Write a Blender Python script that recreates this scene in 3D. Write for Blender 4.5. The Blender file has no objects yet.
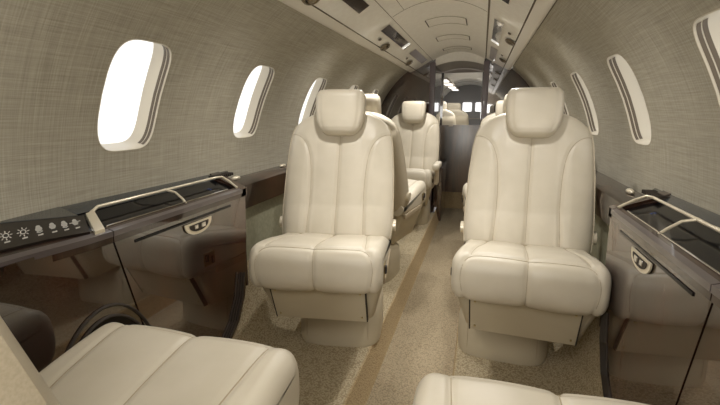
import bpy, bmesh, math, random
from mathutils import Vector, Matrix
random.seed(7)
SC = bpy.context.scene
C = SC.collection
PI = math.pi
FRONT, REAR = 4.30, -1.50          # cabin runs from the wall behind the camera to the dark partition

# ------------------------------------------------------------------ camera
def look_matrix(f, vx, vy):
    F = Vector((vx-360, 202.5-vy, f)).normalized()
    w = F[1]/F[2]
    U = Vector((0, 1, -w)).normalized()
    L = Vector((U[1]*F[2]-U[2]*F[1], U[2]*F[0]-U[0]*F[2], U[0]*F[1]-U[1]*F[0]))
    # columns world X,Y,Z expressed in camera coords (x right, y up, z forward)
    right = Vector((L[0], F[0], U[0])); up = Vector((L[1], F[1], U[1])); fwd = Vector((L[2], F[2], U[2]))
    return Matrix((right, up, -fwd)).transposed()
FPX = 430.0
cam = bpy.data.cameras.new('camera'); cam.sensor_width = 36; cam.lens = FPX*36/720; cam.clip_start = .01
camo = bpy.data.objects.new('camera', cam); C.objects.link(camo)
camo.matrix_world = Matrix.Translation((.24, 0, 1.0)) @ look_matrix(FPX, 482.5, 112).to_4x4()
SC.camera = camo

# ------------------------------------------------------------------ world, lights, exposure
wd = bpy.data.worlds.new('sky'); SC.world = wd; wd.use_nodes = True
bg = wd.node_tree.nodes['Background']; bg.inputs[0].default_value = (1, .98, .95, 1); bg.inputs[1].default_value = 1.25
def area(name, loc, rot, sx, sy, power, col=(1, .975, .93)):
    l = bpy.data.lights.new(name, 'AREA'); l.shape = 'RECTANGLE'; l.size = sx; l.size_y = sy; l.energy = power; l.color = col
    o = bpy.data.objects.new(name, l); C.objects.link(o); o.location = loc; o.rotation_euler = rot
    return o
area('rear_fill_light', (.0, -1.40, .95), (math.radians(116), 0, 0), .9, .8, 30.0)  # unseen fill added behind the camera to light the seats from the front
for y in (-1.0, -.25): area('ceiling_fill_light', (0, y, 1.535), (0, 0, 0), .34, .6, 14.0)  # added overhead fill, out of view behind the camera
for s in (-1, 1):                                    # fill spots added below the overhead lens panels to brighten the cabin
    for y in (1.55, 2.35, 3.1, 3.85):
        l = bpy.data.lights.new('overhead_fill_spot', 'SPOT'); l.energy = 21; l.spot_size = math.radians(132); l.spot_blend = 1; l.shadow_soft_size = .03; l.color = (1, .97, .92)
        o = bpy.data.objects.new('overhead_fill_spot', l); C.objects.link(o); o.location = (s*.292, y, 1.44); o.rotation_euler = (math.radians(-8), s*math.radians(-6), 0)
area('cockpit_light', (.1, 6.2, 1.42), (math.radians(12), 0, 0), .4, 1.2, 14.0)
vs = SC.view_settings; vs.view_transform = 'Standard'; vs.look = 'None'; vs.exposure = 0.10; vs.gamma = 1; vs.use_curve_mapping = False

# ------------------------------------------------------------------ materials
def srgb(r, g, b):
    f = lambda c: (c/255/12.92) if c <= 10 else ((c/255+.055)/1.055)**2.4
    return (f(r), f(g), f(b), 1)
def mat(name, col, rough=.5, metal=0, coat=0, ior=1.5, emit=None, es=0, coat_ior=1.5):
    m = bpy.data.materials.new(name); m.use_nodes = True
    b = m.node_tree.nodes['Principled BSDF']
    b.inputs['Base Color'].default_value = col; b.inputs['Roughness'].default_value = rough
    b.inputs['Metallic'].default_value = metal; b.inputs['Coat Weight'].default_value = coat
    b.inputs['Coat IOR'].default_value = coat_ior; b.inputs['Coat Roughness'].default_value = .03
    b.inputs['IOR'].default_value = ior
    if emit: b.inputs['Emission Color'].default_value = emit; b.inputs['Emission Strength'].default_value = es
    return m
def nd(m, t, **k):
    n = m.node_tree.nodes.new(t)
    for a, v in k.items(): setattr(n, a, v)
    return n
def texmap(m, scale=(1, 1, 1), coord='Object'):
    tc = nd(m, 'ShaderNodeTexCoord'); mp = nd(m, 'ShaderNodeMapping'); mp.inputs['Scale'].default_value = scale
    m.node_tree.links.new(tc.outputs[coord], mp.inputs[0]); return mp.outputs[0]
def add_noise(m, c1, c2, scale, stretch=(1, 1, 1), detail=6, bump=0, dist=.001, vec=None, lo=.35, hi=.65):
    L = m.node_tree.links; b = m.node_tree.nodes['Principled BSDF']
    v = vec or texmap(m, stretch)
    n = nd(m, 'ShaderNodeTexNoise'); n.inputs['Scale'].default_value = scale; n.inputs['Detail'].default_value = detail
    L.new(v, n.inputs['Vector'])
    r = nd(m, 'ShaderNodeValToRGB'); r.color_ramp.elements[0].position = lo; r.color_ramp.elements[1].position = hi
    r.color_ramp.elements[0].color = c1; r.color_ramp.elements[1].color = c2
    L.new(n.outputs[0], r.inputs[0]); L.new(r.outputs[0], b.inputs['Base Color'])
    if bump:
        bp = nd(m, 'ShaderNodeBump'); bp.inputs['Strength'].default_value = bump; bp.inputs['Distance'].default_value = dist
        L.new(n.outputs[0], bp.inputs['Height']); L.new(bp.outputs[0], b.inputs['Normal'])
    return n, r

M = {}
M['leather'] = mat('cream_leather', srgb(214, 202, 178), .42)
add_noise(M['leather'], srgb(200, 191, 172), srgb(207, 198, 180), 9, detail=3)
M['leather_back'] = mat('taupe_seat_shell', srgb(176, 160, 134), .6)
add_noise(M['leather_back'], srgb(170, 154, 128), srgb(182, 166, 141), 260, bump=.25, dist=.0006)
M['shell'] = mat('seat_back_shell', srgb(182, 171, 149), .6)
add_noise(M['shell'], srgb(176, 165, 143), srgb(188, 177, 156), 300, bump=.2, dist=.0005)
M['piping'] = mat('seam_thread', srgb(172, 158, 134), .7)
M['seat_base'] = mat('seat_base_leather', srgb(188, 177, 153), .5)
M['dark_gap'] = mat('dark_gap', srgb(52, 44, 36), .7)
M['brass'] = mat('champagne_metal', srgb(190, 174, 134), .3, 1)
M['nozzle'] = mat('nozzle_metal', srgb(128, 116, 96), .35, .8)
M['cream_metal'] = mat('cream_satin_metal', srgb(222, 212, 190), .28, .35)
M['chrome'] = mat('chrome', srgb(215, 212, 208), .12, 1)
M['black'] = mat('black_gloss', srgb(10, 10, 14), .12, 0, 0, 1.35)
M['grey'] = mat('dark_reflective_lens', srgb(70, 62, 56), .12, .2, .6)
M['icon'] = mat('icon_print', srgb(198, 196, 190), .5)
M['blue'] = mat('blue_lit_mark', srgb(30, 50, 90), .5, emit=(.05, .2, 1, 1), es=.06)
M['plastic'] = mat('ceiling_vinyl', srgb(206, 197, 178), .5)
add_noise(M['plastic'], srgb(234, 230, 221), srgb(239, 236, 228), 40, detail=3)
M['lip'] = mat('valance_vinyl', srgb(226, 220, 208), .4)
M['seam'] = mat('ceiling_seam', srgb(112, 101, 84), .7)
M['frame'] = mat('window_trim', srgb(204, 196, 178), .3)
M['track'] = mat('shade_track', srgb(96, 84, 68), .4)
M['sidewall'] = mat('green_grey_panel', srgb(140, 138, 116), .6)
add_noise(M['sidewall'], srgb(134, 132, 110), srgb(146, 144, 122), 60)
M['header'] = mat('header_panel', srgb(168, 158, 146), .5)
M['lens2'] = mat('lavender_lens', srgb(150, 142, 146), .3, 0, .3)
M['glint_soft'] = mat('lens_glint', (1, 1, 1, 1), .4, emit=(1, .95, .86, 1), es=.5)  # glow stands in for light reflected at the lens end
M['seam_soft'] = mat('hatch_joint', srgb(160, 150, 130), .7)
M['cockpit_grey'] = mat('cockpit_grey', srgb(140, 138, 138), .6)
M['lamp'] = mat('lamp_lens', (1, 1, 1, 1), .4, emit=(1, .95, .86, 1), es=1.6)
M['white_window'] = mat('daylight_pane', (1, 1, 1, 1), .4, emit=(1, 1, 1, 1), es=1.4)

def wood(name, c1, c2, c3):
    m = mat(name, c1, .35, 0, 1, 1.3, coat_ior=2.45); L = m.node_tree.links; b = m.node_tree.nodes['Principled BSDF']
    v = texmap(m, (6, 2.2, .55))
    n1 = nd(m, 'ShaderNodeTexNoise'); n1.inputs['Scale'].default_value = 1.6; n1.inputs['Detail'].default_value = 3
    n1.inputs['Distortion'].default_value = 1.2; L.new(v, n1.inputs['Vector'])
    v2 = texmap(m, (90, 90, 5))
    n2 = nd(m, 'ShaderNodeTexNoise'); n2.inputs['Scale'].default_value = 3; n2.inputs['Detail'].default_value = 5; L.new(v2, n2.inputs['Vector'])
    mx = nd(m, 'ShaderNodeMath', operation='MULTIPLY_ADD'); mx.inputs[1].default_value = .35
    L.new(n2.outputs[0], mx.inputs[0]); L.new(n1.outputs[0], mx.inputs[2])
    r = nd(m, 'ShaderNodeValToRGB'); e = r.color_ramp.elements
    e[0].position = .48; e[0].color = c1; e[1].position = .85; e[1].color = c3
    k = e.new(.66); k.color = c2
    L.new(mx.outputs[0], r.inputs[0]); L.new(r.outputs[0], b.inputs['Base Color'])
    return m
M['wood'] = wood('dark_veneer', srgb(20, 9, 6), srgb(42, 20, 12), srgb(72, 39, 22))
M['wood_satin'] = wood('satin_veneer', srgb(52, 34, 22), srgb(86, 58, 36), srgb(120, 84, 52)); M['wood_satin'].node_tree.nodes['Principled BSDF'].inputs['Roughness'].default_value = .35; M['wood_satin'].node_tree.nodes['Principled BSDF'].inputs['Coat Roughness'].default_value = .3
M['post'] = mat('grey_door_post', srgb(104, 94, 98), .35, 0, .3)
M['edge'] = mat('edge_reflection', srgb(88, 80, 80), .3, 0, .6)  # grey tone stands in for the ceiling reflected along the ledge edge
M['wood_top'] = wood('dark_veneer_edge', srgb(28, 15, 10), srgb(44, 25, 17), srgb(62, 38, 26)); M['wood_top'].node_tree.nodes['Principled BSDF'].inputs['Coat IOR'].default_value = 1.75

def fabric():
    m = mat('wall_fabric', srgb(160, 152, 135), .85); L = m.node_tree.links; b = m.node_tree.nodes['Principled BSDF']
    v = texmap(m, (1, 1, 1))
    hs = []
    for stretch, sc in (((7, 330, 7), 1), ((230, 9, 330), 1)):
        v = texmap(m, stretch)
        n = nd(m, 'ShaderNodeTexNoise'); n.inputs['Scale'].default_value = sc*.9; n.inputs['Detail'].default_value = 2; L.new(v, n.inputs['Vector']); hs.append(n)
    a = nd(m, 'ShaderNodeMath', operation='ADD'); L.new(hs[0].outputs[0], a.inputs[0]); L.new(hs[1].outputs[0], a.inputs[1])
    h = nd(m, 'ShaderNodeMath', operation='MULTIPLY'); h.inputs[1].default_value = .5; L.new(a.outputs[0], h.inputs[0])
    r = nd(m, 'ShaderNodeValToRGB'); e = r.color_ramp.elements
    e[0].position = .32; e[0].color = srgb(146, 140, 124); e[1].position = .68; e[1].color = srgb(180, 174, 158)
    L.new(h.outputs[0], r.inputs[0]); L.new(r.outputs[0], b.inputs['Base Color'])
    bp = nd(m, 'ShaderNodeBump'); bp.inputs['Strength'].default_value = .4; bp.inputs['Distance'].default_value = .001
    L.new(h.outputs[0], bp.inputs['Height']); L.new(bp.outputs[0], b.inputs['Normal'])
    return m
M['fabric'] = fabric()
def carpet(name, c1, c2, c3):
    m = mat(name, c2, .95); L = m.node_tree.links; b = m.node_tree.nodes['Principled BSDF']
    v = texmap(m)
    vo = nd(m, 'ShaderNodeTexVoronoi'); vo.inputs['Scale'].default_value = 150; L.new(v, vo.inputs['Vector'])
    r = nd(m, 'ShaderNodeValToRGB'); e = r.color_ramp.elements
    e[0].position = .0; e[0].color = c3; e[1].position = .75; e[1].color = c1; k = e.new(.45); k.color = c2
    L.new(vo.outputs['Distance'], r.inputs[0]); L.new(r.outputs[0], b.inputs['Base Color'])
    inv = nd(m, 'ShaderNodeMath', operation='SUBTRACT'); inv.inputs[0].default_value = 1; L.new(vo.outputs['Distance'], inv.inputs[1])
    bp = nd(m, 'ShaderNodeBump'); bp.inputs['Strength'].default_value = .9; bp.inputs['Distance'].default_value = .004
    L.new(inv.outputs[0], bp.inputs['Height']); L.new(bp.outputs[0], b.inputs['Normal'])
    return m
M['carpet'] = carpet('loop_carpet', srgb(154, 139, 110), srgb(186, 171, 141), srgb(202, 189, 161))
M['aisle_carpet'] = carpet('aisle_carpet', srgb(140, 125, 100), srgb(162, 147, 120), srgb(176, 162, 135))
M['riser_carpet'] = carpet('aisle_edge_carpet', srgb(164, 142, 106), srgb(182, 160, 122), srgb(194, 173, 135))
def glass():
    m = bpy.data.materials.new('window_glass'); m.use_nodes = True; nt = m.node_tree; nt.nodes.clear()
    o = nt.nodes.new('ShaderNodeOutputMaterial'); mx = nt.nodes.new('ShaderNodeMixShader'); t = nt.nodes.new('ShaderNodeBsdfTransparent')
    g = nt.nodes.new('ShaderNodeBsdfGlossy'); g.inputs['Roughness'].default_value = .02; mx.inputs[0].default_value = .06
    nt.links.new(t.outputs[0], mx.inputs[1]); nt.links.new(g.outputs[0], mx.inputs[2]); nt.links.new(mx.outputs[0], o.inputs[0]); return m
M['glass'] = glass()

# ------------------------------------------------------------------ mesh helpers
class MB:
    def __init__(s): s.v = []; s.f = []
    def add(s, vs, fs):
        o = len(s.v); s.v += [tuple(p) for p in vs]; s.f += [tuple(i+o for i in f) for f in fs]
    def grid(s, rows, close=False, cap0=False, cap1=False):
        n = len(rows[0]); vs = [p for r in rows for p in r]; fs = []
        for i in range(len(rows)-1):
            for j in range(n if close else n-1):
                k = (j+1) % n
                fs.append((i*n+j, i*n+k, (i+1)*n+k, (i+1)*n+j))
        if cap0: fs.append(tuple(reversed(range(n))))
        if cap1: fs.append(tuple((len(rows)-1)*n+j for j in range(n)))
        s.add(vs, fs); return s
    def tube(s, pts, r, n=8, closed=False):
        P = [Vector(p) for p in pts]; rows = []; m = len(P)
        up = Vector((0, 0, 1))
        for i in range(m):
            a = P[(i-1) % m] if (closed or i) else P[0]; b = P[(i+1) % m] if (closed or i < m-1) else P[-1]
            t = (b-a).normalized(); q = up if abs(t.z) < .92 else Vector((1, 0, 0))
            e1 = t.cross(q).normalized(); e2 = t.cross(e1)
            rr = r[i] if isinstance(r, (list, tuple)) else r
            rows.append([tuple(P[i]+e1*rr*math.cos(2*PI*k/n)+e2*rr*math.sin(2*PI*k/n)) for k in range(n)])
        if closed: rows.append(rows[0])
        return s.grid(rows, True, not closed, not closed)
    def prism(s, poly, h, off=(0, 0, 0)):
        """poly: 3-D points of a flat outline, h: vector of extrusion"""
        n = len(poly); a = [Vector(p)+Vector(off) for p in poly]; b = [p+Vector(h) for p in a]
        fs = [tuple(range(n)), tuple(reversed(range(n, 2*n)))]+[((i+1) % n, i, i+n, (i+1) % n+n) for i in range(n)]
        s.add(a+b, fs); return s
    def box(s, c, d, bev=0):
        bm = bmesh.new(); bmesh.ops.create_cube(bm, size=1)
        for v in bm.verts: v.co = Vector((v.co.x*d[0]+c[0], v.co.y*d[1]+c[1], v.co.z*d[2]+c[2]))
        if bev: bmesh.ops.bevel(bm, geom=bm.edges[:], offset=bev, segments=3, affect='EDGES', profile=.6)
        bm.verts.index_update(); s.add([v.co for v in bm.verts], [[v.index for v in f.verts] for f in bm.faces]); bm.free(); return s
    def build(s, name, m, parent=None, smooth=True, kind=None, ang=40):
        me = bpy.data.meshes.new(name); me.from_pydata(s.v, [], s.f); me.update()
        bm = bmesh.new(); bm.from_mesh(me); bmesh.ops.recalc_face_normals(bm, faces=bm.faces[:])
        for e in bm.edges:
            e.smooth = not (len(e.link_faces) == 2 and e.calc_face_angle(0) > math.radians(ang))
        flat = [all(not e.smooth for e in f.edges) for f in bm.faces]
        bm.to_mesh(me); bm.free()
        for p, fl in zip(me.polygons, flat): p.use_smooth = smooth and not fl
        me.materials.append(M[m] if isinstance(m, str) else m)
        o = bpy.data.objects.new(name, me); C.objects.link(o)
        if parent: o.parent = parent
        if kind: o['kind'] = kind
        return o
def tag(o, label, cat, group=None):
    o['label'] = label; o['category'] = cat
    if group: o['group'] = group
    return o
def thing(name, label, cat, loc=(0, 0, 0), rz=0, group=None):
    o = bpy.data.objects.new(name, None); C.objects.link(o); o.location = loc; o.rotation_euler = (0, 0, rz)
    return tag(o, label, cat, group)
def copy_tree(o, parent=None):
    c = o.copy(); C.objects.link(c)
    if parent: c.parent = parent
    for ch in list(o.children): copy_tree(ch, c)
    return c

# ------------------------------------------------------------------ cabin shell
ZC, R = .73, .81
def cyl(s, y, arc, r=R):                      # arc = metres above the widest line
    a = arc/R; return (s*r*math.cos(a), y, ZC+r*math.sin(a))
WIN_Y = [-1.01, -.32, .37, 1.07, 1.755, 2.445, 3.14, 3.80]
WA, WH, WW = math.radians(23)*R, .168, .112    # window centre arc, half height, half width
A_TOP = math.radians(54.2)*R; A_BOT = -.05
NW = 56
def win_pt(s, yc, k, sc=1.0, r=R, dy=0):
    a = 2*PI*k/NW; c, d = math.cos(a), math.sin(a); e = 2/4.2
    return cyl(s, yc+dy+sc*WW*math.copysign(abs(c)**e, c), WA+sc*WH*math.copysign(abs(d)**e, d), r)
def wall(side, s):
    w = MB(); cuts = [REAR]+[(WIN_Y[i]+WIN_Y[i+1])/2 for i in range(len(WIN_Y)-1)]+[FRONT]
    for yc, y0, y1 in zip(WIN_Y, cuts[:-1], cuts[1:]):
        rows = []
        for q in range(9):
            t = q/8; row = []
            for k in range(NW):
                a = 2*PI*k/NW; c, d = math.cos(a), math.sin(a); e = 2/4.2
                hy, ha = WW*math.copysign(abs(c)**e, c), WH*math.copysign(abs(d)**e, d)
                m = max(abs(c), abs(d)); oy = c/m; od = d/m
                by = yc+(y1-yc)*oy if oy > 0 else yc+(yc-y0)*oy
                ba = WA+(A_TOP-WA)*od if od > 0 else WA+(WA-A_BOT)*od
                row.append(cyl(s, (yc+hy)*(1-t)+by*t, (WA+ha)*(1-t)+ba*t))
            rows.append(row)
        w.grid(rows, True)
    w.build('wall_'+side, 'fabric', kind='structure')
    for i, yc in enumerate(WIN_Y):
        n = i+1+(8 if s > 0 else 0)
        f = MB(); rows = []
        for sc, r in ((1.006, R-.0004), (1.002, R-.0016), (.992, R-.001), (.985, R+.004), (.978, R+.03), (.965, R+.066)):
            rows.append([win_pt(s, yc, k, sc, r) for k in range(NW)])
        f.grid(rows, True); fo = f.build('window_%d' % n, 'frame', kind='structure')
        for sg in (0, 1):                       # blind track on either side of the opening
            t = MB(); ks = [(k+sg*NW//2) % NW for k in range(-10, 11)]
            for sa, ra, sb, rb in ((.980, R+.004, .976, R+.013), (.974, R+.016, .970, R+.026)):
                t.grid([[win_pt(s, yc, k, sa, ra) for k in ks], [win_pt(s, yc, k, sb, rb) for k in ks]])
            t.build('blind_track', 'track', fo)
        p = MB(); p.add([win_pt(s, yc, k, .965, R+.062) for k in range(NW)], [tuple(range(NW))])
        p.build('pane', 'glass', fo)
wall('left', -1); wall('right', 1)

def loft_y(name, prof, m, y0=REAR, y1=FRONT, parent=None, kind='structure', n=2, close=False):
    b = MB(); b.grid([[(x, y0+(y1-y0)*i/(n-1), z) for x, z in prof] for i in range(n)], close, close, close)
    return b.build(name, m, parent, kind=kind)
# ceiling: centre dome panel, then a valance with the passenger service row on either side
dome = [(.238*math.sin(a), 1.478+.072*(math.cos(a*1.0)-math.cos(1.5708))) for a in [(-1+2*i/24)*1.5708 for i in range(25)]]
dome = [(x, 1.478+.072*(1-(x/.238)**2)) for x, z in dome]
loft_y('ceiling', dome, 'plastic')
for s, sd in ((-1, 'left'), (1, 'right')):
    loft_y('trim_1' if s < 0 else 'trim_2', [(s*.238, 1.478), (s*.240, 1.484), (s*.246, 1.484), (s*.247, 1.483)], 'seam')
    loft_y('trim_3' if s < 0 else 'trim_4', [(s*.247, 1.483), (s*.398, 1.396)], 'plastic')
    loft_y('trim_5' if s < 0 else 'trim_6', [(s*.398, 1.396), (s*.399, 1.401), (s*.404, 1.401), (s*.405, 1.394)], 'seam')
    loft_y('trim_7' if s < 0 else 'trim_8', [(s*.405, 1.394), (s*.440, 1.378), (s*.455, 1.375), (s*.466, 1.380), (s*.470, 1.388)], 'lip')
# closing shell above so no daylight leaks in
loft_y('ceiling_shell', [(R*1.02*math.cos(a), ZC+R*1.02*math.sin(a)) for a in [math.radians(52+76*i/12) for i in range(13)]], 'seam')

# floor: two raised sides and a dropped aisle
AL, AR, AD = -.172, .190, -.12
END = 5.1
fl = MB()
for s, x0 in ((-1, AL), (1, AR)):
    prof = [(x0, 0), (s*.55, 0), (s*.585, .012), (s*.62, .05), (s*.655, .12), (s*.69, .22), (s*.72, .36)]
    fl.grid([[(x, y, z) for x, z in prof] for y in (REAR, FRONT)])
fl.build('floor', 'carpet', kind='structure')
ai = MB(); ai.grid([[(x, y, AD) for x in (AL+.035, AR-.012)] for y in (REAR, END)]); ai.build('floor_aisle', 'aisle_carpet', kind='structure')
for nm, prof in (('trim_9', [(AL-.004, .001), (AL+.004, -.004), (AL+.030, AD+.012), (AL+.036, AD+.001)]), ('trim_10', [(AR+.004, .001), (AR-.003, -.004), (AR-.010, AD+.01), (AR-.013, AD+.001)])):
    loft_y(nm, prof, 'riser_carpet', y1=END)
# lower side lining forward of the consoles
for s, a, b in ((-1, 11, 12), (1, 13, 14)):
    loft_y('trim_%d' % a, [(s*.72, .36), (s*.735, .615)], 'sidewall', y0=REAR)
    loft_y('trim_%d' % b, [(s*.70, .60), (s*.697, .665), (s*.702, .70), (s*.72, .712), (s*.80, .716), (s*.815, .70), (s*.815, .60)], 'wood_top', y0=1.50)
    # wall behind the camera and the dark glossy partition ahead
def half_section(x_in, s, z_open=1.43, n=24):
    pts = [(s*x_in, -.2), (s*.60, -.2), (s*.74, .3)]
    pts += [(s*R*math.cos(a), ZC+R*math.sin(a)) for a in [math.radians(-10+68*i/n) for i in range(n+1)]]
    pts += [(s*.25, 1.49), (s*x_in, 1.49)]
    return pts
rb = MB(); rb.prism([(x, REAR, z) for x, z in [(-.82, -.2), (.82, -.2), (.82, 1.6), (-.82, 1.6)]], (0, -.03, 0)); rb.build('wall_rear', 'header', kind='structure')
DL, DR = -.215, .232
for s, xi, nm in ((-1, -DL, 'wall_front_left'), (1, DR, 'wall_front_right')):
    b = MB(); b.prism([(x, FRONT, z) for x, z in half_section(xi, s)], (0, .04, 0)); b.build(nm, 'wood', kind='structure')
    x = s*xi
    b = MB(); b.box((x+s*.022, FRONT-.008, .66), (.052, .03, 1.60), .006); b.build('trim_%d' % (15 if s < 0 else 16), 'post', kind='structure')
    v = MB(); v.box((x+s*.02, (FRONT+.05+END)/2, .66), (.04, END-FRONT-.06, 1.62)); v.build('wall_passage_left' if s < 0 else 'wall_passage_right', 'wood', kind='structure')
# arched header over the opening
b = MB(); n = 16; top = [(DL+(DR-DL)*i/n, 1.56) for i in range(n+1)]; bot = [(DL+(DR-DL)*i/n, 1.43+.04*(1-((i/n)*2-1)**2)) for i in range(n+1)]
b.prism([(x, FRONT, z) for x, z in bot+top[::-1]], (0, .04, 0)); b.build('trim_17', 'plastic', kind='structure')
b = MB(); b.grid([[(x, y, z+.004) for x, z in bot] for y in (FRONT+.02, END)]); b.build('ceiling_passage', 'header', kind='structure')

# door with glossy lower leaf at the end of the passage, opening to the flight deck above it
b = MB(); b.prism([(x, END, z) for x, z in [(DL, -.14), (DR, -.14), (DR, .075), (DL, .075)]], (0, .03, 0)); b.build('trim_18', 'riser_carpet', kind='structure')
d = MB(); d.box(((DL+DR)/2, END+.02, .465), (DR-DL, .03, .78), .004); do = d.build('door_1', 'wood_satin', kind='structure')
h = MB(); h.box((-.10, END, .845), (.05, .012, .012), .003); h.build('door_handle', 'cream_metal', do)
h = MB(); h.box((DL+.006, END+.02, 1.14), (.014, .03, .58)); h.box((DR-.006, END+.02, 1.14), (.014, .03, .58)); h.build('trim_19', 'wood_top', kind='structure')
b = MB(); b.box(((DL+DR)/2, END+.02, 1.455), (DR-DL, .03, .05)); b.build('trim_20', 'header', kind='structure')

# flight deck beyond
CE = 8.2
b = MB(); prof = [(.62*math.cos(a), .80+.68*math.sin(a)) for a in [PI*i/20 for i in range(21)]]; prof = [(.66, .0)]+prof+[(-.66, 0)]
b.grid([[(x, y, z) for x, z in prof] for y in (END+.05, CE)]); b.build('wall_flight_deck', 'plastic', kind='structure')
b = MB(); b.prism([(x, CE, z) for x, z in prof], (0, .03, 0)); b.build('wall_flight_deck_end', 'cockpit_grey', kind='structure')
b = MB(); b.box((0, (END+CE)/2+.02, .03), (1.4, CE-END-.05, .02)); b.build('floor_flight_deck', 'dark_gap', kind='structure')
b = MB(); b.grid([[(.60*math.cos(a), y, .80+.655*math.sin(a)) for a in [PI*(.06+.88*i/20) for i in range(21)]] for y in (6.9, 7.0)]); b.build('trim_21', 'header', kind='structure')
for i, (x0, x1) in enumerate(((-.11, .045), (.115, .245))):
    w = MB(); w.box(((x0+x1)/2, CE-.012, 1.085), (x1-x0, .02, .16), .008); w.build('window_%d' % (17+i), 'white_window', kind='structure')

for i, yl in enumerate((5.55, 6.3, 7.05, 7.8)):
    t = thing('ceiling_light', ['nearest of the square white lamps above the flight deck doorway', 'second square white lamp seen through the doorway', 'third square white lamp seen through the doorway', 'farthest small white lamp seen through the doorway'][i], 'ceiling light', (-.235, yl, 1.372), 0, 'white lamps in a row beyond the doorway')
    b = MB(); b.box((0, 0, .012), (.13, .50, .02), .005); b.build('housing', 'header', t)
    b = MB(); b.box((0, 0, -.001), (.10, .40, .008), .003); b.build('lens', 'lamp', t)

# ------------------------------------------------------------------ cabin seats
def seg_dist(px, pz, poly):
    best = 9
    for (ax, az), (bx, bz) in zip(poly[:-1], poly[1:]):
        dx, dz = bx-ax, bz-az; l = dx*dx+dz*dz
        t = max(0, min(1, ((px-ax)*dx+(pz-az)*dz)/l)) if l else 0
        best = min(best, math.hypot(px-ax-t*dx, pz-az-t*dz))
    return best
def smooth_poly(p, n=8):
    out = []
    P = [p[0]]+list(p)+[p[-1]]
    for i in range(1, len(P)-2):
        for k in range(n):
            t = k/n; out.append(tuple(.5*((2*P[i][j])+(-P[i-1][j]+P[i+1][j])*t+(2*P[i-1][j]-5*P[i][j]+4*P[i+1][j]-P[i+2][j])*t*t+(-P[i-1][j]+3*P[i][j]-3*P[i+1][j]+P[i+2][j])*t**3) for j in (0, 1)))
    out.append(tuple(p[-1])); return out
groove = lambda d, w=.0075, h=.006: h*math.exp(-(d/w)**2)
def interp(tab, x):
    for (a, u), (b, v) in zip(tab[:-1], tab[1:]):
        if x <= b: t = (x-a)/(b-a); return u+(v-u)*t
    return tab[-1][1]

# cushion: closed (y,z) section lofted across the width, with quilting seams
CW = .240
SEC = [(.25, .395), (.10, .375), (-.10, .368), (-.20, .372), (-.24, .378), (-.264, .398), (-.276, .43), (-.277, .468), (-.271, .503), (-.252, .530), (-.215, .540), (-.10, .524), (.0, .503), (.12, .481), (.25, .466)]
SECS = smooth_poly(SEC, 6)
ns = len(SECS)
arcs = [0]
for a, b in zip(SECS[:-1], SECS[1:]): arcs.append(arcs[-1]+math.dist(a, b))
A_FB = arcs[4*6]; A_FR = arcs[-1]-arcs[0]      # arc at front lower edge / at rear top
def cush_seams():
    crest = arcs[9*6]+.012
    top = smooth_poly([(.135, arcs[-1]), (.150, crest+.30), (.166, crest+.16), (.178, crest+.005)], 6)
    pad = smooth_poly([(0, crest), (.12, crest), (.165, crest-.002), (.190, crest-.016), (.203, crest-.045), (.207, crest-.08), (.203, crest-.12), (.190, A_FB-.02)], 6)
    mid = [(0, A_FB-.03), (0, arcs[-1])]
    return top, [(-x, z) for x, z in top], pad, [(-x, z) for x, z in pad], mid
CS = cush_seams()
def sec_at(a):
    for i in range(ns-1):
        if a <= arcs[i+1]:
            t = (a-arcs[i])/(arcs[i+1]-arcs[i]); return (SECS[i][0]*(1-t)+SECS[i+1][0]*t, SECS[i][1]*(1-t)+SECS[i+1][1]*t)
    return SECS[-1]
def cush_point(x, a, off=0):
    y, z = sec_at(a); y2, z2 = sec_at(min(a+.004, arcs[-1])); y1, z1 = sec_at(max(a-.004, 0))
    ty, tz = y2-y1, z2-z1; l = math.hypot(ty, tz); ny, nz = -tz/l, ty/l      # outward
    if ny*(y)+nz*(z-.45) < 0: ny, nz = -ny, -nz
    ax = abs(x); e = 0
    if ax > CW-.05:
        t = (ax-(CW-.05))/.05; e = .05*(1-math.sqrt(max(0, 1-t*t)))
    puff = 0
    if a > A_FB: puff = .005*(1-min(1, (min(abs(ax-.10), .10)/.10))**2) + (.006*(1-((ax-.225)/.03)**2) if ax > .2 else 0)
    g = min(seg_dist(x, a, c) for c in CS) if a > A_FB-.03 else 9
    o = puff-groove(g)-e+off
    return (x, y+ny*o, z+nz*o)
def cushion_mesh():
    m = MB(); xs = []
    nx = 92
    for i in range(nx+1):
        t = -1+2*i/nx
        xs.append(CW*t if abs(t) < .8 else CW*math.copysign(.8+.2*math.sin((abs(t)-.8)/.2*PI/2), t))
    # clusters the end columns
    A = [A_FB*i/14 for i in range(14)]+[A_FB+(arcs[-1]-A_FB)*i/104 for i in range(105)]
    rows = [[cush_point(x, a) for a in A] for x in xs]
    m.grid(rows, False); n = len(A)
    m.f.append(tuple(range(n))); m.f.append(tuple(nx*n+j for j in reversed(range(n))))
    # close underside/back
    for i in range(nx): m.f.append((i*n, (i+1)*n, (i+1)*n+n-1, i*n+n-1))
    return m
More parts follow.
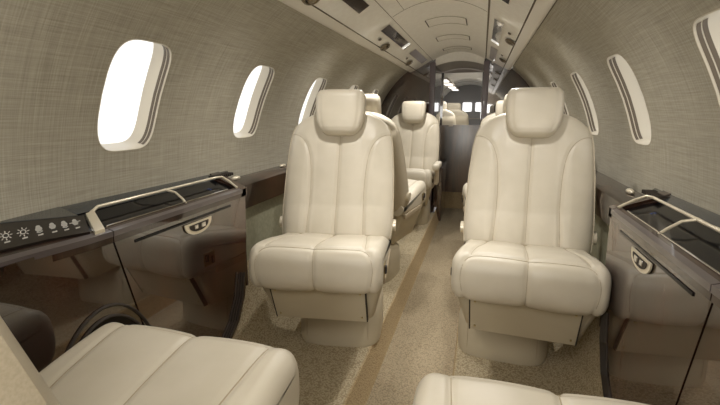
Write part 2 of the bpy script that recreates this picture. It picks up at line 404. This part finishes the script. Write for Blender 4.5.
# backrest: stacked loops leaning back, local origin at the hinge
BH = (0, .175, .45)
LEAN = math.radians(21)
HW = [(0, .242), (.06, .248), (.15, .249), (.30, .246), (.42, .238), (.48, .229), (.515, .214), (.54, .190), (.56, .155), (.578, .115), (.588, .09)]
BS_L = smooth_poly([(.247, .465), (.215, .468), (.180, .452), (.150, .415), (.132, .36), (.122, .27), (.120, .15), (.126, 0)], 6)
BSE = [BS_L, [(-x, z) for x, z in BS_L], [(0, 0), (0, .46)]]
def back_front(x, v, off=0):
    hw = interp(HW, v); th = .056-.012*v/.59
    t = min(1, abs(x)/hw); y = -th*(1-t**5)**(1/3.0) if t < 1 else 0
    ax = abs(x)
    b = .012*max(0, min(1, (ax-.10)/.06))*(1 if v < .44 else max(0, 1-(v-.44)/.08))*(1-t**4)
    b += .004*(1-min(1, abs(ax-.062)/.06)**2)*(1 if v < .42 else max(0, 1-(v-.42)/.08))
    b += .010*(1-min(1, abs(v-.05)/.09)**2)*(1-t**4)          # lumbar roll at the bottom
    g = min(seg_dist(x, v, c) for c in BSE)
    y -= b-groove(g)*(1-t**6)+off
    return x, y, v
def lean(p, a=LEAN):
    x, y, z = p; return (x, y*math.cos(a)+z*math.sin(a), -y*math.sin(a)+z*math.cos(a))
def back_mesh():
    m = MB(); rows = []
    V = [0, .004]+[.01+.56*i/74 for i in range(75)]+[.576, .582, .586, .588]
    for v in V:
        hw = interp(HW, v); n = 92; row = []; th = .056-.012*v/.59
        sc = 1 if v < .55 else math.sqrt(max(0.0, 1-((v-.55)/.0385)**2))
        sc = max(sc, .12)
        if v < .01: sc = .80 if v == 0 else .93
        for i in range(n+1):
            t = -1+2*i/n; x = hw*(t if abs(t) < .8 else math.copysign(.8+.2*math.sin((abs(t)-.8)/.2*PI/2), t))
            q = back_front(x, v); row.append(lean((q[0], q[1]*sc, q[2])))
        for i in range(1, 24):
            t = 1-2*i/24; x = hw*math.copysign(abs(math.sin(t*PI/2)), t); y = (.03)*(1-min(1, abs(x)/hw)**4)**.5
            row.append(lean((x, y*sc, v)))
        rows.append(row)
    m.grid(rows, True, True, True); return m
def shell_mesh():
    """hard back shell wrapping the rear of the backrest"""
    m = MB(); rows = []
    for i in range(26):
        v = -.06+.575*i/25; hw = interp(HW, max(0, v))*1.004 - (.02 if v < 0 else 0); row = []
        dep = .085-.02*max(0, v)/.55
        top = 1 if i < 23 else (.85, .6, .15)[i-23]
        for k in range(33):
            a = PI*k/32; row.append(lean((hw*math.copysign(abs(math.cos(a))**.35, math.cos(a)), -.022+(dep+.026)*top*abs(math.sin(a))**.6, v)))
        for k in range(1, 12): row.append(lean((-hw+2*hw*k/12, -.010, v)))
        rows.append(row)
    m.grid(rows, True, True, True); return m
def head_mesh(off=0):
    m = MB(); rows = []; H = .205
    prof = [(0, .3), (.004, .55), (.014, .78), (.032, .93), (.06, 1), (.14, 1), (.172, .97), (.190, .86), (.200, .64), (H, .3)]
    hwp = [(0, .066), (.012, .082), (.03, .095), (.06, .105), (.10, .111), (.15, .113), (.18, .112), (H, .104)]
    V = [H*i/40 for i in range(41)]
    for v in V:
        s = interp(prof, v); hw = interp(hwp, v)*(1-(1-s)*.22); row = []
        for k in range(64):
            a = 2*PI*k/64; c, d = math.cos(a), math.sin(a)
            x = hw*math.copysign(abs(c)**.55, c); y = .046*s*math.copysign(abs(d)**.62, d)
            if abs(abs(x)-.088) < .02 and d < 0: y += groove(abs(x)-.092*(hw/.117), .004, .003)
            row.append((x, y, v))
        rows.append(row)
    m.grid(rows, True, True, True); return m
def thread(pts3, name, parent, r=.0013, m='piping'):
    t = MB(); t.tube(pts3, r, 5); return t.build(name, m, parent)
def make_seat(label, group):
    t = thing('cabin_seat', label, 'seat', (0, 0, 0), 0, group)
    cu = cushion_mesh().build('seat_cushion', 'leather', t, ang=60)
    for c in CS:
        cc = [p for p in (c if len(c) > 4 else [(0, A_FB+(arcs[-1]-A_FB-.02)*i/40) for i in range(41)]) if p[1] >= A_FB-.01 and p[1] < arcs[-1]-.01]
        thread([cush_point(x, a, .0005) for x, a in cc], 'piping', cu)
    ba = back_mesh().build('backrest', 'leather', t, ang=60); ba.location = BH
    for c in BSE:
        cc = c if len(c) > 4 else [(0, .02+.44*i/30) for i in range(31)]
        cc = [p for p in cc if abs(p[0]) < interp(HW, p[1])*.985]
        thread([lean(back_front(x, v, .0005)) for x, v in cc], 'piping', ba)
    sh = shell_mesh().build('back_shell', 'shell', ba, ang=50)
    for sx in (-1, 1):
        dk = MB(); dk.tube([(sx*.240, .03, .06), (sx*.262, .03, .06)], .026, 20); dk.build('hinge_cover', 'cream_metal', ba)
    he = head_mesh().build('headrest', 'leather', ba, ang=60)
    p = lean((0, -.062, .455)); he.location = p; he.rotation_euler = (-math.radians(14), 0, 0)
    # frame under the cushion
    f = MB(); rows = []
    for z, hw, y0, y1, r in ((.390, .236, -.215, .23, .03), (.37, .234, -.21, .23, .03), (.223, .198, -.135, .24, .025), (.213, .190, -.125, .235, .02)):
        row = []
        for cx, cy, a0 in ((hw-r-.02, y1-r, 0), (-hw+r+.02, y1-r, 90), (-hw+r, y0+r+.03, 180), (hw-r, y0+r+.03, 270)):
            for k in range(7):
                a = math.radians(a0+90*k/6); row.append((cx+r*math.cos(a), cy+r*math.sin(a)*(1 if a0 < 180 else 1.6), z))
        rows.append(row)
    f.grid(rows, True, True, True); fr = f.build('seat_frame', 'seat_base', t)
    # front plate with dark joints and screws
    ya, za, yb, zb = -.218, .385, -.142, .222
    def pl(x, k, o): return (x, ya+(yb-ya)*k-o*.9, za+(zb-za)*k-o*.4)
    q = MB(); q.prism([pl(-.174, 0, .004), pl(.174, 0, .004), pl(.174, 1, .004), pl(-.174, 1, .004)], (0, .02, .0)); fp = q.build('front_panel', 'seat_base', t)
    for sx in (-1, 1):
        q = MB(); q.prism([pl(sx*.1745, 0, .0045), pl(sx*.1785, 0, .0045), pl(sx*.1785, 1, .0045), pl(sx*.1745, 1, .0045)], (0, .02, 0)); q.build('joint', 'dark_gap', fp)
        for k in (.14, .86):
            q = MB(); c = pl(sx*.158, k, .005); q.tube([c, (c[0], c[1]-.003, c[2]-.001)], .0035, 8); q.build('screw', 'brass', fp)
    # pedestal
    g = MB(); rows = []
    for z, k, sy in ((0, .98, 0), (.02, 1, 0), (.12, 1, .006), (.175, .97, .014), (.20, .90, .03), (.225, .8, .05)):
        row = []
        for i in range(48):
            a = 2*PI*i/48; c, d = math.cos(a), math.sin(a)
            row.append((.184*k*math.copysign(abs(c)**.36, c), .21+sy+(.155*k)*math.copysign(abs(d)**.5, d)-.02*(1-abs(c)), z))
        rows.append(row)
    g.grid(rows, True, True, True); pd = g.build('pedestal', 'seat_base', t)
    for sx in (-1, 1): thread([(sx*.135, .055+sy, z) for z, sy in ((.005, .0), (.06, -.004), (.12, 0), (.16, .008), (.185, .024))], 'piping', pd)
    # recline controls on both flanks
    for sx in (-1, 1):
        h = MB(); h.box((sx*.238, -.165, .442), (.010, .060, .055), .005); ho = h.build('control_plate', 'brass', t)
        for ly, lz_ in ((-.182, .448), (-.150, .436)):
            h = MB(); h.box((sx*.244, ly, lz_), (.01, .014, .03), .004); h.build('lever', 'dark_gap', ho)
        h = MB(); h.box((sx*.236, .04, .385), (.012, .34, .03), .005); h.build('side_rail', 'leather_back', t)
    return t
def set_yz(seat, recline=0, ped=0, arms=False):
    for ch in seat.children:
        n = ch.name.split('.')[0]
        if n == 'backrest' and recline: ch.rotation_euler = (-recline, 0, 0)
        if n == 'pedestal': ch.location = (ped, 0, 0)
left_group, right_group = 'left row of cabin seats', 'right row of cabin seats'
seat0 = make_seat('cream leather cabin seat facing the viewer, first facing seat on the left of the aisle', left_group)
seat0.location = (-.332, 1.575, 0); seat0.rotation_euler = (0, 0, math.radians(8)); set_yz(seat0, 0, .022)
seats = [
 ('cream leather cabin seat facing the viewer, large one on the right of the aisle', right_group, .424, 1.64, -4, 0, -.062),
 ('cream seat seen from its side, back to back behind the left front facing seat', left_group, -.375, 2.72, 171.5, 0, 0),
 ('cream leather seat facing the viewer, farthest on the left before the dark partition', left_group, -.37, 3.72, 0, 0, 0),
 ('cream seat mostly hidden directly behind the large right seat, its headrest edge showing', right_group, .41, 2.72, 188, 0, 0),
 ('farthest right cream seat, only an edge showing beside the aisle before the partition', right_group, .46, 3.72, 0, 0, 0),
 ('nearest left cream seat turned away, cushion and side of back in lower left corner', left_group, -.325, .468, 180, -5, 0),
 ('nearest right cream seat turned away, only its cushion edge at the bottom right', right_group, .390, .468, 180, 24, 0)]
row = []
for lab, grp, x, y, rz, rec, ped in seats:
    c = copy_tree(seat0); tag(c, lab, 'seat', grp); c.location = (x, y, 0); c.rotation_euler = (0, 0, math.radians(rz))
    set_yz(c, math.radians(rec), ped); row.append(c)
    if lab.startswith('nearest left'):               # no control plate shows on this seat
        for ch in list(c.children):
            if ch.name.startswith('control_plate'):
                for g in list(ch.children): bpy.data.objects.remove(g)
                bpy.data.objects.remove(ch)
for lab, x, y in (('nearest cream pilot seat seen through the front doorway', -.34, 6.35), ('farther cream pilot seat seen through the front doorway', -.20, 7.35)):
    c = copy_tree(seat0); tag(c, lab, 'seat', 'cream seats beyond the doorway'); c.location = (x, y, .04); c.rotation_euler = (0, 0, PI)
    row.append(c)

# small aisle-side armrest on the farthest left seat
def armrest(parent, x):
    a = MB(); a.box((x, -.05, .555), (.055, .30, .05), .02); a.build('armrest', 'leather', parent)
    a = MB(); a.box((x, -.05, .47), (.03, .12, .14), .008); a.build('armrest_support', 'leather_back', parent)
armrest(row[2], .265); armrest(row[4], -.265)

# ------------------------------------------------------------------ side consoles
# ledge runs from its inner edge (.645, .70) up to the wall (.80, .745)
def lz(x): return .700+(abs(x)-.645)*.29
OUT = [(1.495, .702), (1.487, .55), (1.472, .36), (1.45, .27), (1.40, .185), (1.31, .115), (1.20, .055), (1.10, .012)]
SPLIT = .84
def console(s, label, near_label):
    g = 'glossy side consoles'
    t = thing('side_console', label, 'console', (s*.70, 1.17, 0)); ox, oy = s*.70, 1.17
    P = lambda x, y, z: (s*x-ox, y-oy, z)
    def plate(name, outline, x0, x1, m, par=t):
        b = MB(); b.prism([P(x0, y, z) for y, z in outline], (s*(x1-x0), 0, 0)); return b.build(name, m, par)
    seg = [(SPLIT+.175, .012)]+[(SPLIT+.003, .702)]+OUT
    plate('side_panel', seg, .650, .672, 'wood')
    b = MB(); b.prism([P(.655, 1.488, .704), P(.80, 1.488, .742), P(.80, 1.488, .60), P(.735, 1.488, .55), P(.72, 1.488, .30), P(.655, 1.488, .30)], (0, -.012, 0)); b.build('end_panel', 'wood_top', t)
    # folded-away table: thin dark slot and half-round latch
    b = MB(); b.box(P(.6495, 1.150, .657), (.004, .47, .008), .001); b.build('table_slot', 'black', t)
    b = MB(); yc, zc = 1.185, .648; pts = [(yc+.070*math.cos(a), zc-.042*abs(math.sin(a))**.8) for a in [PI*i/24 for i in range(25)]]
    b.prism([P(.6475, y, z) for y, z in pts], (-s*.004, 0, 0)); la = b.build('table_latch', 'cream_metal', t)
    b = MB(); pts = [(yc+.050*math.cos(a), zc-.006-.026*abs(math.sin(a))**.8) for a in [PI*i/20 for i in range(21)]]
    b.prism([P(.6430, y, z) for y, z in pts], (-s*.0015, 0, 0)); b.build('latch_recess', 'dark_gap', la)
    b = MB(); b.box(P(.642, yc+.020, zc-.017), (.006, .022, .016), .002); b.box(P(.642, yc-.018, zc-.016), (.006, .018, .014), .002); b.build('latch_button', 'chrome', la)
    # curved air louvres in the lower corner
    for k in range(1, 5):
        pts = []
        for (y, z) in OUT[2:]:
            pts.append(P(.649, y-.017*k*1.0-.004, z+.007*k))
        b = MB(); sm = [Vector(p) for p in pts]; b.tube(sm, .0042, 6); b.build('louvre', 'dark_gap', t)
    # top: inner veneer rail, tray, back strip
    def top(name, poly, dz, th, m, par=t):
        b = MB(); b.prism([P(x, y, lz(x)+dz) for x, y in poly], (0, 0, -th)); return b.build(name, m, par)
    top('top_rail', [(.643, SPLIT+.003), (.643, 1.49), (.668, 1.49), (.668, SPLIT+.003)], .006, .03, 'wood_top')
    top('edge_reflection', [(.640, SPLIT+.003), (.640, 1.46), (.655, 1.46), (.655, SPLIT+.003)], .0075, .014, 'edge')
    top('tray', [(.668, SPLIT+.003), (.668, 1.49), (.800, 1.52), (.800, SPLIT+.003)], -.004, .02, 'black')
    top('tray_end', [(.643, 1.455), (.643, 1.497), (.81, 1.56), (.81, 1.50)], .008, .03, 'wood_top')
    b = MB(); b.tube([P(.668, .85, lz(.668)+.008), P(.668, 1.40, lz(.668)+.008)], .0022, 8); b.build('tray_edge', 'chrome', t)
    # black back strip against the wall with a grille at its far end
    b = MB(); b.prism([P(.775, SPLIT+.005, .736), P(.775, 1.60, .734), P(.805, 1.62, .752), P(.805, SPLIT+.005, .757)], (s*.012, 0, 0)); b.build('back_strip', 'wedge', t)
    gr = MB(); 
    for k in range(9): gr.box(P(.780, 1.48+k*.014, .7445), (.040, .006, .012), .001)
    gr.build('speaker_grille', 'dark_gap', t)
    # guard rail over the tray
    b = MB(); r = .0045; zt = .022
    b.tube([P(.744, .875, lz(.744)+zt-.012), P(.744, .90, lz(.744)+zt), P(.744, 1.20, lz(.744)+zt), P(.744, 1.445, lz(.744)+zt), P(.735, 1.472, lz(.74)+zt), P(.70, 1.463, lz(.70)+.02), P(.655, 1.447, lz(.66)+.010)], r, 10)
    ra = b.build('guard_rail', 'cream_metal', t)
    b = MB(); arc = [P(.744-.085*math.sin(a), 1.165+.0*a, lz(.70)+zt+.008-.03*math.sin(a)) for a in [PI/2*i/10 for i in range(11)]]
    arc = [P(.744, 1.165, lz(.744)+zt), P(.715, 1.172, lz(.715)+.022), P(.685, 1.168, lz(.68)+.012), P(.666, 1.158, lz(.666)+.004)]
    b.tube(arc, .004, 8); ang = [P(.744+.035*(1-math.cos(a)), 1.165-.10*math.sin(a), lz(.75)+zt-.006*a) for a in [PI/2*i/8 for i in range(9)]]
    b.tube(ang, .004, 8); b.build('rail_bracket', 'cream_metal', ra)
    # small blue back-lit mark at the far end of the tray
    lm = [(.716, 1.360), (.716, 1.372), (.728, 1.372), (.728, 1.360), (.725, 1.360), (.725, 1.369), (.719, 1.369), (.719, 1.360)]
    b = MB(); b.prism([P(x, y, lz(x)-.0034) for x, y in lm], (0, 0, -.0004)); b.build('lit_mark', 'blue', t)

    # --- nearer section of the console, with the switch panel
    u = thing('side_console', near_label, 'console', (s*.70, -.2, 0)); oy2 = -.2
    P = lambda x, y, z: (s*x-ox, y-oy2, z)
    b = MB(); b.prism([P(.651, y, z) for y, z in [(REAR+.02, .012), (REAR+.02, .702), (SPLIT-.002, .702), (SPLIT+.170, .012)]], (s*.022, 0, 0)); pn = b.build('side_panel', 'wood', u)
    # dark arch shape low on the panel, outlined by two lines
    if s < 0:
        cy, cz = .79, .20
        b = MB(); b.prism([P(.6505, cy+.165*math.cos(a), cz+.29*math.sin(a)) for a in [PI*i/28 for i in range(29)]], (-s*.002, 0, 0)); b.build('arch_shape', 'black', pn)
        for k, rr in enumerate((1.0, 1.10)):
            b = MB(); b.tube([P(.649, cy+.165*rr*math.cos(a), cz+.29*rr*math.sin(a)) for a in [PI*i/28 for i in range(29)]], .004, 6); b.build('arch_line', 'dark_gap', pn)
    def top2(name, poly, dz, th, m, par=u):
        b = MB(); b.prism([P(x, y, lz(x)+dz) for x, y in poly], (0, 0, -th)); return b.build(name, m, par)
    top2('top_rail', [(.652, REAR+.02), (.662, .45), (.656, .62), (.645, .76), (.643, SPLIT-.001), (.668, SPLIT-.001), (.68, .70), (.69, .6), (.70, REAR+.02)], .006, .03, 'wood_top')
    top2('edge_reflection', [(.649, REAR+.02), (.659, .45), (.653, .62), (.642, .76), (.640, SPLIT-.001), (.657, SPLIT-.001), (.66, .76), (.672, .6), (.68, .45), (.675, REAR+.02)], .0075, .014, 'edge')
    cp = top2('control_panel', [(.70, REAR+.02), (.69, .60), (.68, .70), (.660, .792), (.737, .848), (.755, .80), (.79, .69), (.80, .60), (.80, REAR+.02)], .012, .02, 'panel')
    top2('end_plate', [(.648, .795), (.737, .855), (.741, .884), (.648, .824)], .016, .016, 'cream_metal')
    b = MB(); b.prism([P(.79, .69, lz(.79)+.014), P(.742, .836, lz(.74)+.014), P(.802, .838, .760), P(.812, .70, .752), P(.812, .55, .752)], (0, 0, -.01)); b.build('back_wedge', 'wedge', u)
    return u, P
M['panel'] = mat('switch_panel_brown', srgb(26, 18, 14), .3, 0, .4)
M['wedge'] = mat('dark_grey_gloss', srgb(66, 68, 68), .2, 0, .4)
uL, PL = console(-1, 'glossy dark veneer console on the left wall with tray, guard rail and table latch', 'nearest left console section with six switch symbols on its top')
uR, PR = console(1, 'glossy dark veneer console on the right wall beside the large seat, with latch', 'nearest right console section, mostly outside the picture at the lower right edge')

# switch symbols on the left control panel: two suns, then four seats
def sym_frame(cx, cy):
    # symbol axes in the ledge plane: reading direction along +y, up towards the wall
    def q(a, b): x = cx+b*1.35; return PL(x, cy+a+b*.85, lz(x)+.0125)
    return q
def sun(q, r=.0060):
    b = MB(); b.tube([q(r*math.cos(a), r*math.sin(a)) for a in [2*PI*i/14 for i in range(14)]], .0011, 4, True)
    for k in range(8):
        a = 2*PI*k/8; b.tube([q(.0090*math.cos(a), .0090*math.sin(a)), q(.0135*math.cos(a), .0135*math.sin(a))], .0011, 4)
    return b
def flat(b, pts): b.prism(pts, (0, 0, .0008))
def seat_sym(q, kind):
    b = MB(); oval = lambda cx, cy, rx, ry, n=16: [q(cx+1.25*rx*math.cos(2*PI*i/n), cy+1.25*ry*math.sin(2*PI*i/n)) for i in range(n)]
    flat(b, oval(0, .0055, .0045, .0040)); flat(b, oval(0, -.001, .0066, .0050)); flat(b, [q(-.0065, -.001), q(.0065, -.001), q(.005, -.0085), q(-.005, -.0085)])
    if kind == 3: flat(b, [q(-.015, .0015), q(.015, .0015), q(.015, .0), q(-.015, .0)])
    if kind in (0, 2): b.tube([q(-.007, -.009), q(0, -.012), q(.007, -.009)], .0009, 4)
    return b
ys = [.655, .690, .722, .752, .778, .803]; xs_ = [.748, .745, .741, .737, .732, .727]
for i, (yy, xx) in enumerate(zip(ys, xs_)):
    q = sym_frame(xx-.012, yy)
    b = sun(q) if i < 2 else seat_sym(q, i-2)
    flat(b, [q(-.006, -.0175), q(.006, -.0175), q(.006, -.0205), q(-.006, -.0205)])
    b.build('switch_symbol', 'icon', uL)

# small cream catches on the low ledge forward of the console
for s, y, lab in ((-1, 1.62, 'small cream oval catch on the left ledge just past the console'), (-1, 2.08, 'small cream oval catch on the left ledge beside the first facing seat'), (1, 1.72, 'small cream oval catch on the right ledge just past the console')):
    b = MB(); rows = []
    for i in range(9):
        p = PI*i/8; rows.append([(.012*math.sin(p)*math.cos(a), -.030*math.cos(p), .010*math.sin(p)*math.sin(a)) for a in [2*PI*k/12 for k in range(12)]])
    b.grid(rows, True); o = b.build('ledge_catch', 'cream_metal'); o.location = (s*.765, y, .722); tag(o, lab, 'catch', 'ledge catches')

# ------------------------------------------------------------------ overhead service row
UD = Vector((.866, 0, -.4996))
def psu(s, u, y, off=0): return (s*(.254+.866*u-.4996*off), y, 1.479-.4996*u*1.153-.866*off)
side = {-1: 'left', 1: 'right'}
def ordl(i): return ['nearest', 'second', 'third', 'farthest'][i]
for s in (-1, 1):
    for i, (y0, y1, m) in enumerate(((1.30, 2.0, 'grey'), (2.42, 3.18, 'grey'), (3.39, 4.12, 'lens2'))):
        yc = (y0+y1)/2; t = thing('reading_light_panel', '%s %s glass lens panel in the %s overhead row' % (['nearest', 'middle', 'farthest'][i], ['dark', 'dark', 'lavender grey'][i], side[s]), 'overhead panel', psu(s, .048, yc), 0, 'overhead lens panels, %s' % side[s])
        o3 = Vector(t.location); L = lambda u, y, off: tuple(Vector(psu(s, u, y, off))-o3)
        b = MB(); b.prism([L(.018, y0, .0), L(.080, y0, .0), L(.080, y1, .0), L(.018, y1, .0)], (0, 0, -.0015)); b.build('bezel', 'lip', t)
        b = MB(); b.prism([L(.022, y0+.01, .0022), L(.076, y0+.01, .0022), L(.076, y1-.01, .0022), L(.022, y1-.01, .0022)], (0, 0, -.0012)); b.build('lens', m, t)
        if i == 1:
            b = MB(); b.prism([L(.020, y1-.10, .0045), L(.078, y1-.10, .0045), L(.078, y1-.05, .0045), L(.020, y1-.05, .0045)], (0, 0, -.003)); b.build('lens_glint', 'glint_soft', t)  # painted glint, a reflection put in as a glowing strip
    for i, y in enumerate((1.55, 2.79, 3.73)):
        t = thing('air_nozzle', '%s round metal air nozzle in the %s overhead row' % (['nearest', 'middle', 'farthest'][i], side[s]), 'air vent', psu(s, .138, y), 0, 'air nozzles, %s' % side[s]); t.rotation_euler = (0, s*math.radians(30), 0)
        b = MB(); b.grid([[(r*math.cos(a), 1.7*r*math.sin(a), z) for a in [2*PI*k/24 for k in range(24)]] for r, z in ((.034, .001), (.032, -.005), (.025, -.008), (.022, -.002))], True); b.build('ring', 'nozzle', t)
        b = MB(); b.grid([[(r*math.cos(a), 1.5*r*math.sin(a), z) for a in [2*PI*k/20 for k in range(20)]] for r, z in ((.018, .0), (.016, -.010), (.005, -.014))], True, False, True); b.build('nozzle', 'nozzle', t)
        b = MB(); b.grid([[(r*math.cos(a), 1.6*r*math.sin(a), z) for a in [2*PI*k/20 for k in range(20)]] for r, z in ((.024, .0), (.003, -.0005))], True, False, True); b.build('throat', 'dark_gap', t)
        y2 = y-.22; o = MB(); o.grid([[(r*math.cos(a), 2*r*math.sin(a), z) for a in [2*PI*k/16 for k in range(16)]] for r, z in ((.010, .001), (.009, -.003), (.002, -.003))], True, False, True)
        w = o.build('call_button', 'track'); w.location = psu(s, .118, y2); w.rotation_euler = (0, s*math.radians(30), 0)
        tag(w, '%s small oval button just this side of the %s air nozzle, %s overhead row' % (['nearest', 'middle', 'farthest'][i], ['nearest', 'middle', 'farthest'][i], side[s]), 'button', 'overhead buttons, %s' % side[s])

# hatches and joints in the ceiling panel
def dz(x): return 1.478+.072*(1-(x/.238)**2)
def ceil_line(pts, r=.0011):
    b = MB(); b.tube([(x, y, dz(x)-.0004) for x, y in pts], r, 5); return b
X = [-.235+.47*i/20 for i in range(21)]
for i, (y0, y1) in enumerate(((2.72, 2.93), (3.34, 3.52), (3.93, 4.05))):
    t = thing('ceiling_hatch', ['nearest', 'middle', 'farthest'][i]+' rectangular hatch set into the ceiling panel', 'hatch', (0, (y0+y1)/2, 1.55), 0, 'ceiling hatches')
    xs = [-.118+.236*k/14 for k in range(15)]
    b = MB(); b.grid([[(x, y-(y0+y1)/2, dz(x)-1.55-.0025) for x in xs] for y in (y0, y1)]); b.build('cover', 'plastic', t)
    b = MB()
    for y in (y0, y1): b.tube([(x, y-(y0+y1)/2, dz(x)-1.553) for x in xs], .0011, 5)
    b.build('joint', 'seam_soft', t)
    for x in (-.118, .118):
        b = MB(); b.box((x, 0, dz(x)-1.5535), (.005, (y1-y0)*.9, .004), .001); b.build('hinge', 'dark_gap', t)
b = ceil_line([(x, 2.33+.10*(1-(x/.235)**2)*.0) for x in X]); b.build('trim_22', 'seam', kind='structure')
b = ceil_line([(-.175, y) for y in (1.2, 1.8, 2.33)]); b.build('trim_23', 'seam', kind='structure')
b = ceil_line([(x, 4.2) for x in (-.10, -.095)], .003); b.build('trim_24', 'dark_gap', kind='structure')

# ------------------------------------------------------------------ forward end: dark cabinet beside the door, rounded console on the flight deck
t = thing('galley_cabinet', 'low dark glossy cabinet along the left side of the passage to the doorway', 'cabinet', (-.165, 4.70, AD))
b = MB(); b.box((0, 0, .28), (.09, .56, .55), .006); b.build('body', 'wood', t)
b = MB(); b.box((0, -.285, .27), (.075, .012, .48), .004); dd = b.build('door', 'wood', t)
b = MB(); b.box((.02, -.295, .36), (.012, .008, .05), .003); b.build('handle', 'nozzle', dd)
b = MB(); b.box((0, -.005, .562), (.096, .58, .014), .005); b.build('worktop', 'wood_top', t)
t = thing('instrument_console', 'rounded grey console under the two white windows beyond the doorway', 'console', (.09, 7.9, .04))
b = MB(); prof = [(.215*math.copysign(abs(math.cos(a))**.5, math.cos(a)), .80+.17*abs(math.sin(a))**.8) for a in [PI*i/24 for i in range(25)]]
b.prism([(x, -.1, z) for x, z in [(.215, .70)]+prof+[(-.215, .70)]], (0, .25, 0)); b.build('hood', 'cockpit_grey', t)
b = MB(); b.box((0, .03, .37), (.43, .24, .66), .01); b.build('pedestal', 'black', t)
b = MB(); b.box((0, -.11, .85), (.30, .02, .012), .003); b.build('hood_rim', 'header', t)
